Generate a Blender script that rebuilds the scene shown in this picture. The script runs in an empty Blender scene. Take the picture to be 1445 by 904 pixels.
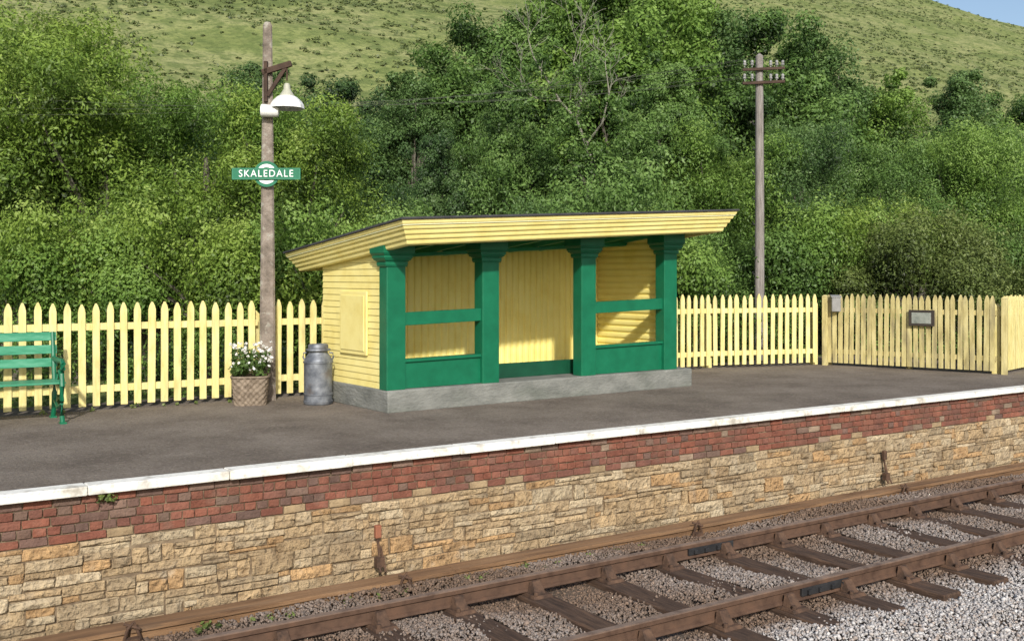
import bpy, math, random
import numpy as np
from mathutils import Vector, Matrix, noise
random.seed(7); rng=np.random.default_rng(7)
S=bpy.context.scene
col=S.collection
R3=math.radians

# ------------------------------------------------ materials
def nd(nt,t,**k):
    n=nt.nodes.new(t)
    for a,b in k.items(): setattr(n,a,b)
    return n
def ramp(nt,cols,lo=.3,hi=.7):
    r=nd(nt,'ShaderNodeValToRGB'); e=r.color_ramp.elements
    n=len(cols)
    while len(e)<n: e.new(.5)
    for i,c in enumerate(cols):
        e[i].position=lo+(hi-lo)*i/(n-1) if n>1 else 0
        e[i].color=(*c,1)
    return r
def M(name,cols,scale=4,rough=.7,bump=.3,bscale=40,bdist=.01,metal=0,attr=False,stretch=(1,1,1),spots=None,lo=.3,hi=.7,spec=.4,spots2=None):
    m=bpy.data.materials.new(name); m.use_nodes=True; nt=m.node_tree; nt.nodes.clear()
    out=nd(nt,'ShaderNodeOutputMaterial'); p=nd(nt,'ShaderNodeBsdfPrincipled')
    nt.links.new(p.outputs[0],out.inputs[0])
    tc=nd(nt,'ShaderNodeTexCoord'); oi=nd(nt,'ShaderNodeObjectInfo')
    mp=nd(nt,'ShaderNodeMapping'); mp.inputs['Scale'].default_value=stretch
    ad=nd(nt,'ShaderNodeVectorMath',operation='ADD'); ml=nd(nt,'ShaderNodeMath',operation='MULTIPLY'); ml.inputs[1].default_value=37
    nt.links.new(oi.outputs['Random'],ml.inputs[0]); nt.links.new(tc.outputs['Object'],mp.inputs[0])
    nt.links.new(mp.outputs[0],ad.inputs[0]); nt.links.new(ml.outputs[0],ad.inputs[1])
    v=ad.outputs[0]
    n=nd(nt,'ShaderNodeTexNoise'); n.inputs['Scale'].default_value=scale; n.inputs['Detail'].default_value=7; n.inputs['Roughness'].default_value=.62
    nt.links.new(v,n.inputs['Vector'])
    r=ramp(nt,cols,lo,hi); nt.links.new(n.outputs['Fac'],r.inputs[0]); c=r.outputs[0]
    if attr:
        a=nd(nt,'ShaderNodeAttribute',attribute_name='tint'); mx=nd(nt,'ShaderNodeMixRGB',blend_type='MULTIPLY'); mx.inputs[0].default_value=1
        nt.links.new(a.outputs['Color'],mx.inputs[1]); nt.links.new(c,mx.inputs[2]); c=mx.outputs[0]
    for sp in (spots,spots2):
        if not sp: continue
        sc,ss,a0,a1,am=sp
        n2=nd(nt,'ShaderNodeTexNoise'); n2.inputs['Scale'].default_value=ss; n2.inputs['Detail'].default_value=5
        nt.links.new(v,n2.inputs['Vector'])
        mr=nd(nt,'ShaderNodeMapRange'); mr.inputs[1].default_value=a0; mr.inputs[2].default_value=a1; mr.inputs[4].default_value=am
        nt.links.new(n2.outputs['Fac'],mr.inputs[0])
        mx=nd(nt,'ShaderNodeMixRGB'); nt.links.new(mr.outputs[0],mx.inputs[0]); nt.links.new(c,mx.inputs[1]); mx.inputs[2].default_value=(*sc,1); c=mx.outputs[0]
    nt.links.new(c,p.inputs['Base Color'])
    p.inputs['Roughness'].default_value=rough; p.inputs['Metallic'].default_value=metal
    p.inputs['Specular IOR Level'].default_value=spec
    if bump:
        nb=nd(nt,'ShaderNodeTexNoise'); nb.inputs['Scale'].default_value=bscale; nb.inputs['Detail'].default_value=6
        nt.links.new(v,nb.inputs['Vector'])
        b=nd(nt,'ShaderNodeBump'); b.inputs['Strength'].default_value=bump; b.inputs['Distance'].default_value=bdist
        nt.links.new(nb.outputs['Fac'],b.inputs['Height']); nt.links.new(b.outputs[0],p.inputs['Normal'])
    return m
def leafmat(name,cols,trans=.25):
    m=bpy.data.materials.new(name); m.use_nodes=True; nt=m.node_tree; nt.nodes.clear()
    out=nd(nt,'ShaderNodeOutputMaterial'); p=nd(nt,'ShaderNodeBsdfPrincipled'); t=nd(nt,'ShaderNodeBsdfTranslucent'); mx=nd(nt,'ShaderNodeMixShader')
    a=nd(nt,'ShaderNodeAttribute',attribute_name='tint'); r=ramp(nt,cols,0,1)
    nt.links.new(a.outputs['Fac'],r.inputs[0]); nt.links.new(r.outputs[0],p.inputs['Base Color']); nt.links.new(r.outputs[0],t.inputs[0])
    p.inputs['Roughness'].default_value=.5; p.inputs['Specular IOR Level'].default_value=.35
    mx.inputs[0].default_value=trans
    nt.links.new(p.outputs[0],mx.inputs[1]); nt.links.new(t.outputs[0],mx.inputs[2]); nt.links.new(mx.outputs[0],out.inputs[0])
    return m

# ------------------------------------------------ mesh builder
class MB:
    def __init__(s): s.v=[];s.f=[];s.c=[]
    def add(s,vs,fs,c=(1,1,1)):
        o=len(s.v); s.v+= [tuple(x) for x in vs]
        for f in fs: s.f.append([o+i for i in f]); s.c.append(c)
    def hexa(s,p,c=(1,1,1)):
        s.add(p,[(3,2,1,0),(4,5,6,7),(0,1,5,4),(1,2,6,5),(2,3,7,6),(3,0,4,7)],c)
    def box(s,x0,x1,y0,y1,z0,z1,c=(1,1,1)):
        s.hexa([(x0,y0,z0),(x1,y0,z0),(x1,y1,z0),(x0,y1,z0),(x0,y0,z1),(x1,y0,z1),(x1,y1,z1),(x0,y1,z1)],c)
    def beam(s,a,b,w,h,c=(1,1,1),up=(0,0,1)):
        a=Vector(a);b=Vector(b);d=(b-a).normalized();u=Vector(up)
        sd=d.cross(u)
        if sd.length<1e-4: sd=Vector((1,0,0))
        sd.normalize(); u=sd.cross(d)
        P=[]
        for q in (a,b):
            P.append([q-sd*w/2-u*h/2,q+sd*w/2-u*h/2,q+sd*w/2+u*h/2,q-sd*w/2+u*h/2])
        s.add(P[0]+P[1],[(0,1,2,3),(7,6,5,4),(0,4,5,1),(1,5,6,2),(2,6,7,3),(3,7,4,0)],c)
    def tube(s,path,rad,n=8,c=(1,1,1)):
        path=[Vector(p) for p in path]; rings=[]
        for i,p in enumerate(path):
            d=(path[min(i+1,len(path)-1)]-path[max(i-1,0)]).normalized()
            a=d.cross(Vector((0,0,1)))
            if a.length<.05: a=d.cross(Vector((1,0,0)))
            a.normalize(); b=d.cross(a); r=rad[i] if isinstance(rad,(list,tuple)) else rad
            rings+= [p+(a*math.cos(t)+b*math.sin(t))*r for t in [2*math.pi*k/n for k in range(n)]]
        fs=[]
        for i in range(len(path)-1):
            for k in range(n): fs.append((i*n+k,i*n+(k+1)%n,(i+1)*n+(k+1)%n,(i+1)*n+k))
        fs.append(tuple(range(n))[::-1]); fs.append(tuple((len(path)-1)*n+k for k in range(n)))
        s.add(rings,fs,c)
    def lathe(s,prof,cx=0,cy=0,n=28,c=(1,1,1)):
        vs=[];fs=[]
        for r,z in prof:
            vs+=[(cx+r*math.cos(2*math.pi*k/n),cy+r*math.sin(2*math.pi*k/n),z) for k in range(n)]
        for i in range(len(prof)-1):
            for k in range(n): fs.append((i*n+k,i*n+(k+1)%n,(i+1)*n+(k+1)%n,(i+1)*n+k))
        s.add(vs,fs,c)
    def obj(s,name,mat,parent=None,loc=(0,0,0),smooth=False,bevel=0,rot=None):
        me=bpy.data.meshes.new(name); me.from_pydata(s.v,[],s.f)
        a=me.attributes.new('tint','FLOAT_COLOR','FACE')
        a.data.foreach_set('color',np.array([(*c,1) for c in s.c],dtype=np.float32).ravel())
        me.materials.append(mat); 
        if smooth:
            me.polygons.foreach_set('use_smooth',[True]*len(me.polygons))
            try: me.set_sharp_from_angle(angle=R3(40))
            except Exception: pass
        me.update()
        o=bpy.data.objects.new(name,me); col.objects.link(o); o.location=loc
        if rot: o.rotation_euler=rot
        if parent: o.parent=parent
        if bevel:
            b=o.modifiers.new('b','BEVEL'); b.width=bevel; b.segments=2; b.limit_method='ANGLE'; b.angle_limit=R3(40)
        return o
def meta(o,label,cat,group=None):
    o['label']=label; o['category']=cat
    if group: o['group']=group
    return o
def empty(name,loc,label,cat,rz=0,group=None):
    e=bpy.data.objects.new(name,None); col.objects.link(e); e.location=loc; e.rotation_euler=(0,0,rz); e.empty_display_size=.2
    return meta(e,label,cat,group)
def structure(o): o['kind']='structure'; return o
def rawmesh(name,V,F,T,mat,smooth=False):
    me=bpy.data.meshes.new(name); n=len(F); k=F.shape[1]
    me.vertices.add(len(V)); me.vertices.foreach_set('co',V.astype(np.float32).ravel())
    me.loops.add(n*k); me.loops.foreach_set('vertex_index',F.astype(np.int32).ravel())
    me.polygons.add(n); me.polygons.foreach_set('loop_start',np.arange(0,n*k,k,dtype=np.int32))
    try: me.polygons.foreach_set('loop_total',np.full(n,k,dtype=np.int32))
    except Exception: pass
    if smooth: me.polygons.foreach_set('use_smooth',np.ones(n,dtype=bool))
    me.update(calc_edges=True); me.validate()
    a=me.attributes.new('tint','FLOAT_COLOR','FACE')
    if T.ndim==1: T=np.stack([T,T,T],1)
    C=np.ones((n,4),dtype=np.float32); C[:,:3]=T; a.data.foreach_set('color',C.ravel())
    me.materials.append(mat)
    return me

# ------------------------------------------------ palette
m_yel=M('yellow_paint',[(.73,.605,.20),(.80,.69,.265),(.83,.735,.31)],scale=3,rough=.5,bump=.15,bscale=60,bdist=.004,spots=((.50,.43,.17),5,.60,.8,.35))
m_yin=M('yellow_inside_brightened',[(.80,.66,.19),(.86,.74,.25),(.88,.77,.29)],scale=2,rough=.55,bump=.12,bscale=50,bdist=.004)  # same yellow made brighter in colour to lift the shaded interior
m_fen=M('fence_paint',[(.57,.475,.175),(.70,.615,.26),(.77,.69,.34)],scale=5,rough=.65,bump=.3,bscale=50,bdist=.004,stretch=(3,3,.7),spots=((.34,.31,.17),2.3,.54,.73,.6))
m_fgt=M('fence_paint_weathered',[(.33,.275,.11),(.50,.43,.19),(.61,.54,.265)],scale=4,rough=.75,bump=.3,bscale=50,bdist=.004,stretch=(3,3,.7),spots=((.20,.17,.10),2.3,.5,.7,.75))
m_grn=M('green_paint',[(.004,.105,.050),(.005,.125,.060),(.007,.143,.070)],scale=5,rough=.38,bump=.25,bscale=45,bdist=.003)
m_grd=M('green_paint_dark',[(.003,.045,.022),(.005,.07,.035)],scale=4,rough=.5,bump=.1)
m_grr=M('green_rafters_lightened',[(.012,.19,.095),(.02,.24,.125)],scale=6,rough=.5,bump=.2)  # green lightened in colour to brighten the shaded roof underside
m_roof=M('roof_felt',[(.03,.03,.033),(.06,.06,.065)],scale=6,rough=.9,bump=.4)
m_con=M('plinth_concrete',[(.11,.115,.105),(.17,.175,.16),(.23,.235,.215)],scale=4,rough=.9,bump=.9,bscale=22,bdist=.015,spots=((.10,.12,.09),1.8,.52,.72,.45),stretch=(.7,.7,1.5))
m_post=M('post_concrete',[(.12,.10,.08),(.21,.175,.145),(.30,.26,.22)],scale=7,rough=.95,bump=.9,bscale=45,bdist=.012,spots=((.36,.35,.30),9,.58,.66,.6),spots2=((.08,.065,.05),3,.55,.7,.5))
m_asph=M('asphalt',[(.110,.087,.069),(.160,.131,.106),(.205,.172,.141)],scale=1.1,rough=.97,bump=1,bscale=45,bdist=.022,spots=((.28,.24,.195),30,.52,.68,.5),lo=.36,hi=.64,spots2=((.078,.062,.050),40,.51,.68,.6))
m_cop=M('coping_paint',[(.42,.39,.33),(.68,.665,.60),(.77,.755,.70)],scale=3,rough=.8,bump=.5,bscale=30,bdist=.008,spots=((.30,.27,.22),7,.55,.72,.7),lo=.32,hi=.5,spots2=((.38,.35,.30),26,.56,.70,.55))
m_brick=M('brick',[(.62,.57,.54),(.85,.83,.81),(1.05,1.02,.99)],scale=8,rough=.95,bump=1,bscale=45,bdist=.012,attr=True,spots=((.19,.14,.105),4.5,.58,.76,.45),spots2=((.085,.058,.045),2.2,.50,.72,.45))
m_stone=M('rubble_stone',[(.50,.44,.37),(.86,.83,.79),(1.1,1.06,.98)],scale=10,rough=.97,bump=1,bscale=20,bdist=.07,attr=True,spots=((.17,.118,.07),2.2,.50,.72,.5),spots2=((.44,.39,.30),6,.60,.76,.4),lo=.28,hi=.66)
m_mort=M('mortar',[(.085,.060,.038),(.16,.118,.075),(.26,.20,.13)],scale=9,rough=1,bump=.9,bscale=40)  # mortar darkened to paint in the shade of the recessed joints
m_bal=M('ballast_bed',[(.05,.036,.026),(.10,.074,.054),(.14,.108,.08)],scale=1.5,rough=1,bump=1,bscale=40,bdist=.03)
m_grav=M('gravel',[(.8,.8,.8),(1.1,1.1,1.1)],scale=30,rough=.9,bump=.2,attr=True)
m_slp=M('sleeper_wood',[(.028,.016,.010),(.062,.036,.023),(.110,.068,.044)],scale=6,rough=.9,bump=.8,bscale=30,bdist=.01,stretch=(6,.6,4),spots=((.15,.085,.05),5,.54,.7,.6))
m_rail=M('rusty_rail',[(.55,.5,.48),(1,1,1),(1.3,1.25,1.2)],scale=8,rough=.72,bump=.35,bscale=70,bdist=.004,attr=True)
m_chair=M('rusty_iron',[(.03,.018,.012),(.075,.042,.026),(.12,.068,.040)],scale=12,rough=.85,bump=.5,bscale=60)
m_blk=M('black_iron',[(.012,.012,.013),(.03,.03,.032)],scale=10,rough=.55,bump=.3)
m_trf=M('trough_timber',[(.085,.045,.023),(.21,.12,.06),(.30,.185,.10)],scale=3,rough=.9,bump=.6,bscale=40,stretch=(.35,4,4),spots=((.07,.045,.03),6,.54,.7,.6))
m_gal=M('galvanised',[(.08,.09,.11),(.17,.185,.21),(.27,.29,.32)],scale=9,rough=.55,bump=.2,metal=.45,bscale=30,bdist=.004,spots=((.12,.095,.075),5,.54,.7,.6))
m_wht=M('white_enamel',[(.66,.66,.63),(.80,.80,.78)],scale=6,rough=.35,bump=.05)
m_ins=M('grey_porcelain',[(.14,.14,.135),(.36,.36,.35)],scale=14,rough=.3,bump=.05)
m_wsg=M('white_lettering',[(.82,.84,.82),(.86,.87,.85)],scale=3,rough=.5,bump=0)
m_wood=M('weathered_pole',[(.13,.115,.10),(.22,.20,.185),(.31,.29,.27)],scale=5,rough=.95,bump=.6,bscale=30,stretch=(6,6,.5))
m_dwd=M('dark_bracket_wood',[(.03,.018,.012),(.075,.045,.03)],scale=8,rough=.85,bump=.4)
m_bark=M('bark',[(.05,.045,.033),(.12,.11,.085),(.2,.185,.15)],scale=5,rough=.95,bump=.8,bscale=20,bdist=.03,stretch=(3,3,1))
m_bark2=M('grey_bark',[(.19,.18,.145),(.32,.305,.25)],scale=5,rough=.95,bump=.5)
m_mint=M('bench_green',[(.02,.17,.085),(.05,.25,.14),(.11,.33,.21)],scale=6,rough=.3,bump=.2,bscale=40,stretch=(.6,3,3))
m_wick=M('wicker',[(.10,.075,.052),(.19,.15,.11),(.28,.225,.17)],scale=14,rough=.85,bump=.6,bscale=50)
m_gry=M('grey_box',[(.17,.17,.165),(.27,.27,.26)],scale=6,rough=.6,bump=.1)
L_lt=leafmat('leaf_light',[(.030,.055,.010),(.135,.225,.034),(.250,.360,.062),(.38,.48,.13)],.4)
L_l2=leafmat('leaf_fresh',[(.026,.054,.012),(.120,.220,.038),(.210,.335,.067),(.31,.44,.115)],.4)
L_md=leafmat('leaf_mid',[(.016,.037,.010),(.082,.158,.034),(.152,.260,.062),(.25,.37,.11)],.37)
L_m2=leafmat('leaf_deep',[(.013,.029,.010),(.058,.116,.033),(.112,.198,.056),(.19,.29,.095)],.35)
L_dk=leafmat('leaf_dark',[(.010,.022,.008),(.042,.090,.026),(.084,.152,.044),(.145,.225,.07)],.32)
L_ol=leafmat('leaf_olive',[(.024,.036,.009),(.100,.142,.034),(.172,.222,.060),(.25,.30,.10)],.32)
L_sc=leafmat('leaf_scrub',[(.05,.07,.022),(.095,.125,.040),(.135,.17,.055),(.18,.21,.08)],.2)
L_fl=leafmat('petal',[(.05,.10,.02),(.10,.16,.04),(.75,.75,.70),(.85,.85,.82)],.2)

# ------------------------------------------------ camera & light
EYE=1.65; FPX=1450.
VX,VY=.5505,.8348
cam=bpy.data.cameras.new('camera'); co=bpy.data.objects.new('camera',cam); col.objects.link(co)
cam.sensor_width=36; cam.lens=36*FPX/1445; cam.shift_y=-62/1445; cam.clip_end=3000; cam.clip_start=.1
co.location=(0,0,EYE); co.rotation_euler=(R3(90),0,-math.atan2(VX,VY)); S.camera=co
sv=Vector((-.40,-.80,.52)).normalized()
sl=bpy.data.lights.new('sun','SUN'); sl.energy=4.6; sl.angle=R3(2.0); sl.color=(1,.955,.88)
so=bpy.data.objects.new('sun',sl); col.objects.link(so); so.rotation_euler=sv.to_track_quat('Z','Y').to_euler(); so.location=(-20,-30,30)
w=bpy.data.worlds.new('World'); S.world=w; w.use_nodes=True; wt=w.node_tree
bg=wt.nodes['Background']; sk=wt.nodes.new('ShaderNodeTexSky'); sk.sky_type='NISHITA'; sk.sun_disc=False
sk.sun_elevation=math.asin(sv.z); sk.sun_rotation=math.atan2(sv.x,sv.y); sk.air_density=1; sk.dust_density=1.8
wt.links.new(sk.outputs[0],bg.inputs[0]); bg.inputs[1].default_value=.15
S.view_settings.view_transform='Standard'; S.view_settings.look='None'; S.view_settings.exposure=0

def stand(px,d):
    t=(px-722)/FPX
    return d*(VX+VY*t), d*(VY-VX*t)
def ztop(py,d): return EYE+(390-py)*d/FPX

# ------------------------------------------------ ground, platform
mb=MB(); mb.add([(-600,-600,-1.22),(900,-600,-1.22),(900,900,-1.22),(-600,900,-1.22)],[(0,1,2,3)])
m_land=M('land_grass',[(.07,.10,.025),(.12,.16,.045),(.16,.19,.06)],scale=.6,rough=1,bump=.5,bscale=8)
structure(mb.obj('ground',m_land))
mb=MB(); mb.add([(-10,-3,-1.175),(60,-3,-1.175),(60,8.63,-1.175),(-10,8.63,-1.175)],[(0,1,2,3)])
structure(mb.obj('track_bed',m_bal))
mb=MB(); mb.box(-8,45,8.735,14.2,-1.3,0)
structure(mb.obj('platform',m_asph))
mb=MB(); mb.box(-100,220,14.2,60,-1.3,-.06)
structure(mb.obj('bank',m_land))

# retaining wall
wall=empty('platform_wall',(0,0,0),'brick and rubble stone platform wall with white painted coping','wall')
X0,X1=-2.,26.
mb=MB(); mb.box(X0,X1,8.650,8.732,-1.3,-.085); mb.obj('mortar_backing',m_mort,wall)
def block(mb,x0,x1,z0,z1,yb,dep,c,j,b):
    def r(): return random.uniform(-j,j)
    P=[(x0+r(),z0+r()),(x1+r(),z0+r()),(x1+r(),z1+r()),(x0+r(),z1+r())]
    Q=[]
    for i in range(4):
        a=P[i];c2=P[(i+1)%4]; Q.append(a); Q.append(((a[0]+c2[0])/2+r()*.7,(a[1]+c2[1])/2+r()*.7))
    cx=(x0+x1)/2;cz=(z0+z1)/2
    k=b*.35
    Q=[(q[0]-(k if i%2==0 else 0)*(1 if q[0]>cx else -1), q[1]-(k if i%2==0 else 0)*(1 if q[1]>cz else -1)) for i,q in enumerate(Q)]
    yf=yb-dep
    V=[(q[0],yb,q[1]) for q in Q]+[(q[0],yf+b,q[1]) for q in Q]
    ins=[]
    for q in Q:
        dx=cx-q[0];dz=cz-q[1]
        ins.append((q[0]+(b if dx>0 else -b)*min(1,abs(dx)/b/1.5),yf+random.uniform(-j,j)*.6,q[1]+(b if dz>0 else -b)*min(1,abs(dz)/b/1.5)))
    V+=ins; V.append((cx+r(),yf-abs(r())*.6,cz+r()*.5))
    F=[]
    for lv in (0,8):
        for i in range(8): F.append((lv+i,lv+(i+1)%8,lv+8+(i+1)%8,lv+8+i))
    for i in range(8): F.append((16+i,16+(i+1)%8,24))
    mb.add(V,F,c)
mb=MB(); z=-.075
for row in range(5):
    x=X0+random.uniform(0,.1)
    hd=(row%2==1)
    while x<X1:
        wd=(.104 if hd else .212)*random.uniform(.96,1.04)
        base=random.choice([(.235,.088,.057),(.25,.098,.064),(.22,.083,.056),(.23,.096,.066),(.20,.088,.064)])
        pg=.45 if row==0 else (.30 if x<3.8 else .08)
        if random.random()<pg: base=random.choice([(.165,.10,.08),(.185,.12,.092),(.15,.095,.078),(.205,.135,.105)])
        if random.random()<.03: base=(.29,.22,.16)
        if row==4 and random.random()<.10: base=(.36,.27,.16)
        k=random.uniform(.82,1.12)
        block(mb,x,x+wd-.008,z-.065,z,8.668,.036+random.uniform(-.005,.005),tuple(b*k for b in base),.003,.005)
        x+=wd
    z-=.073
mb.obj('brickwork',m_brick,wall)
zs=z
mb=MB()
sc=[(.43,.33,.205),(.39,.295,.18),(.46,.37,.245),(.365,.28,.175),(.43,.32,.19),(.49,.41,.285),(.33,.26,.170),(.41,.33,.22),(.44,.29,.15)]
hs=[.10,.14,.10,.15,.11,.12,.12]
def cc():
    k=random.uniform(.82,1.1); return tuple(q*k for q in random.choice(sc))
def wob(x,i): return .012*math.sin(x*1.1+i*1.7)+.007*math.sin(x*3.3+i)
for bi,h in enumerate(hs):
    x=X0+random.uniform(0,.2)
    while x<X1:
        wd=random.choice([random.uniform(.10,.24),random.uniform(.18,.45),random.uniform(.25,.55)])
        zt=zs+(wob(x,bi) if bi else 0); zb=zs-h+.003+wob(x,bi+1)
        g=random.random(); G=.005
        dp=lambda: .044+random.uniform(-.012,.020)
        if g<.52:
            block(mb,x,x+wd-G,zb,zt,8.675,dp(),cc(),.009,.011)
        else:
            sp=zb+(zt-zb)*random.uniform(.35,.65)
            block(mb,x,x+wd-G,sp+.002,zt,8.675,dp(),cc(),.006,.008)
            if random.random()<.6:
                block(mb,x,x+wd-G,zb,sp-.002,8.675,dp(),cc(),.006,.008)
            else:
                xm=x+wd*random.uniform(.35,.65)
                block(mb,x,xm-G,zb,sp-.002,8.675,dp(),cc(),.006,.008)
                block(mb,xm,x+wd-G,zb,sp-.002,8.675,dp(),cc(),.006,.008)
        x+=wd
    zs-=h
so_=mb.obj('stonework',m_stone,wall,smooth=False)
mb=MB(); x=1.66-1.13*4
while x<X1:
    j=random.uniform(-.006,.006); j2=random.uniform(-.003,.003)
    mb.box(x+.0025,x+1.13-.0025,8.555+j,8.733,-.066+random.uniform(-.003,.003),.010+j2)
    x+=1.13
mb.obj('coping',m_cop,wall,bevel=.009)

# timber trough at wall foot
mb=MB(); x=-1.
e=empty('cable_trough',(0,0,0),'long brown timber cable trough along the foot of the platform wall','cable trough')
while x<24:
    l=2.9; j=random.uniform(-.01,.01)
    mb.box(x+.004,x+l-.004,8.22+j,8.43+j,-1.095,-1.06)
    mb.box(x+.004,x+l-.004,8.245+j,8.27+j,-1.2,-1.097)
    x+=l
mb.obj('trough_lid',m_trf,e,bevel=.004)
m_or=M('orange_rust',[(.20,.075,.04),(.30,.12,.07)],rough=.9)
def fitting(X,label,rust):
    e=empty('wall_bracket',(X,8.60,-.95),label,'bracket',group='iron fittings on the platform wall')
    mb=MB(); mb.box(-.03,.03,-.06,-.01,.20,.32); mb.obj('cap',m_or if rust else m_chair,e,bevel=.01)
    mb=MB(); mb.tube([(0,-.03,.2),(.01,-.05,.05),(-.01,-.06,-.02),(.0,-.10,-.1)],.014); mb.tube([(.03,-.03,.12),(.05,-.05,0),(.04,-.12,-.1)],.01)
    mb.box(-.035,.045,-.09,-.03,-.06,.03)
    mb.obj('strap',m_chair,e)
fitting(4.17,'rusty iron bracket with orange cap on the stone wall',True)
fitting(11.5,'dark iron strap bracket fixed to the stone wall',False)
def clamp(X):
    e=empty('trough_clamp',(X,8.19,-1.1),'twisted rusty iron clamp beside the timber trough','clamp',group='iron clamps by the trough')
    mb=MB(); mb.tube([(-.06,0,-.06),(-.03,-.02,.06),(.02,0,.10),(.05,-.01,.02),(.08,0,-.06)],.012); mb.tube([(-.05,.02,.09),(.06,-.03,.05)],.011)
    mb.box(-.05,.06,-.04,.03,-.075,-.02); mb.obj('iron_clamp',m_chair,e)
for X in (1.9,4.25,7.8,11.4): clamp(X)

# ------------------------------------------------ track
def rail(Y,label,fx):
    e=empty('rail',(0,Y,-.95),label,'rail',group='rails of the railway track')
    prof=[(-.035,-.008),(-.028,0),(.028,0),(.035,-.008),(.033,-.04),(.010,-.052),(.010,-.108),(.033,-.118),(.035,-.138),(.028,-.145),(-.028,-.145),(-.035,-.138),(-.033,-.118),(-.010,-.108),(-.010,-.052),(-.033,-.04)]
    mb=MB(); n=len(prof); xs=[-2,28]
    V=[(x,p[0],p[1]) for x in xs for p in prof]
    mb.add(V,[(k,(k+1)%n,n+(k+1)%n,n+k) for k in range(n)]+[tuple(range(n)),tuple(range(n,2*n))[::-1]],(.088,.050,.032))
    mb.c[1]=(.18,.13,.10)
    mb.c[0]=(.125,.082,.058);mb.c[2]=(.125,.082,.058)
    mb.obj('rail_bar',m_rail,e)
    mb=MB()
    for sd in (-1,1):
        a,b=sorted((sd*.0115,sd*.038)); mb.box(fx-.30,fx+.30,a,b,-.112,-.042)
        for k in (-.22,-.08,.08,.22):
            a,b=sorted((sd*.034,sd*.062)); mb.box(fx+k-.02,fx+k+.02,a,b,-.1,-.06)
    mb.obj('fishplate',m_blk,e,bevel=.004)
YF,YB=5.95,7.42
def railx(px,Y):
    t=(px-722)/FPX; return Y*(VX+VY*t)/(VY-VX*t)
rail(YB,'brown rusty bullhead rail beside the platform wall',railx(1000,YB))
rail(YF,'brown rusty bullhead rail lying across sleepers',railx(1160,YF))
YC=(YF+YB)/2
def sleeper0():
    e=empty('railway_sleeper',(0,YC,-1.12),'dark brown timber sleeper with iron rail chairs','sleeper',group='sleepers under the rails')
    mb=MB(); mb.box(-.125,.125,-1.3,1.22,-.12,0); o1=mb.obj('timber',m_slp,e,bevel=.012)
    parts=[o1]
    for Y in (YF-YC,YB-YC):
        mb=MB(); mb.hexa([(-.10,-.19,.001),(.10,-.19,.001),(.10,.19,.001),(-.10,.19,.001),(-.09,-.17,.028),(.09,-.17,.028),(.09,.17,.028),(-.09,.17,.028)])
        for sd in (-1,1):
            p=[(-.07,sd*.04),(.07,sd*.04),(.055,sd*.14),(-.055,sd*.14)]; q=[(-.05,sd*.042),(.05,sd*.042),(.04,sd*.07),(-.04,sd*.07)]
            if sd<0: p=p[::-1]; q=q[::-1]
            mb.hexa([(a,b,.026) for a,b in p]+[(a,b,.125) for a,b in q])
            mb.lathe([(.0,.06),(.02,.058),(.022,.03)],.06*sd,sd*.155,8)
        mb.hexa([(-.09,.037,.055),(.10,.037,.055),(.10,.07,.055),(-.09,.07,.055),(-.09,.037,.115),(.10,.037,.115),(.10,.065,.115),(-.09,.065,.115)])
        parts.append(mb.obj('rail_chair',m_chair,e,loc=(0,Y,0),bevel=.004))
    return e,parts
e0,p0=sleeper0(); sx=[3.58-.765*2+.765*i for i in range(30)]
e0.location.x=sx[0]
for x in sx[1:]:
    e=e0.copy(); col.objects.link(e); e.location.x=x+random.uniform(-.03,.03); e.rotation_euler=(0,0,random.uniform(-.015,.015)); e.location.z=-1.12
    for p in p0:
        q=p.copy(); q.parent=e; col.objects.link(q)
def stones(n,xr,yr,zf,smin,smax,pal,name,mat,keep):
    x=rng.uniform(*xr,n); y=rng.uniform(*yr,n); k=keep(x,y); x=x[k]; y=y[k]; n=len(x)
    base=np.array([(-1,-1,-1),(1,-1,-1),(1,1,-1),(-1,1,-1),(-1,-1,1),(1,-1,1),(1,1,1),(-1,1,1)],float)
    V=base[None]*(.62+.38*rng.random((n,8,1)))*rng.uniform(.6,1.1,(n,1,3))+rng.uniform(-.25,.25,(n,8,3))
    s=rng.uniform(smin,smax,n)*(.6+.8*rng.random(n)**2)
    q=rng.normal(size=(n,3,3)); Q,_=np.linalg.qr(q)
    V=np.einsum('nij,nkj->nki',Q,V)*s[:,None,None]*.6
    V[:,:,0]+=x[:,None]; V[:,:,1]+=y[:,None]; V[:,:,2]+=(zf(x,y)+rng.uniform(-.5,.5,n)*s)[:,None]
    f=np.array([(3,2,1,0),(4,5,6,7),(0,1,5,4),(1,2,6,5),(2,3,7,6),(3,0,4,7)])
    F=(f[None]+8*np.arange(n)[:,None,None]).reshape(-1,4)
    pal=np.array(pal); C=pal[rng.integers(0,len(pal),n)]*rng.uniform(.78,1.15,(n,1))
    near=np.exp(-np.minimum(abs(y-YB),abs(y-YF))**2/.07)*.35
    inner=np.clip((y-5.4)/.5,0,1)
    br=np.clip(.04+inner*.60+np.clip((8.5-x)/7,0,1)*.3*inner+near+np.clip((y-7.4)/.3,0,1)*.4,0,.95)
    br=np.clip(br+.2*np.sin(x*2.3+y*2)*br,0,.96)
    C=C*(1-br[:,None])+np.array((.150,.098,.065))*rng.uniform(.6,1.35,(n,1))*br[:,None]
    me=rawmesh(name,V.reshape(-1,3),F,np.repeat(C,6,0),mat)
    o=bpy.data.objects.new(name,me); col.objects.link(o); return o
sxa=np.array(sx)
def keep(x,y):
    vis=(y>4.2)&((y-8.76)>(x-1.06)*(4.43-8.76)/(7.63-1.06)-.5)&(y>(x-7.63)*.55+3.9)
    ds=np.abs(x[:,None]-sxa[None]).min(1)
    onsl=(ds<.13)&(y<YC+1.22)&(y>YC-1.3)
    return vis&(~onsl|(rng.random(len(x))<.08))
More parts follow.
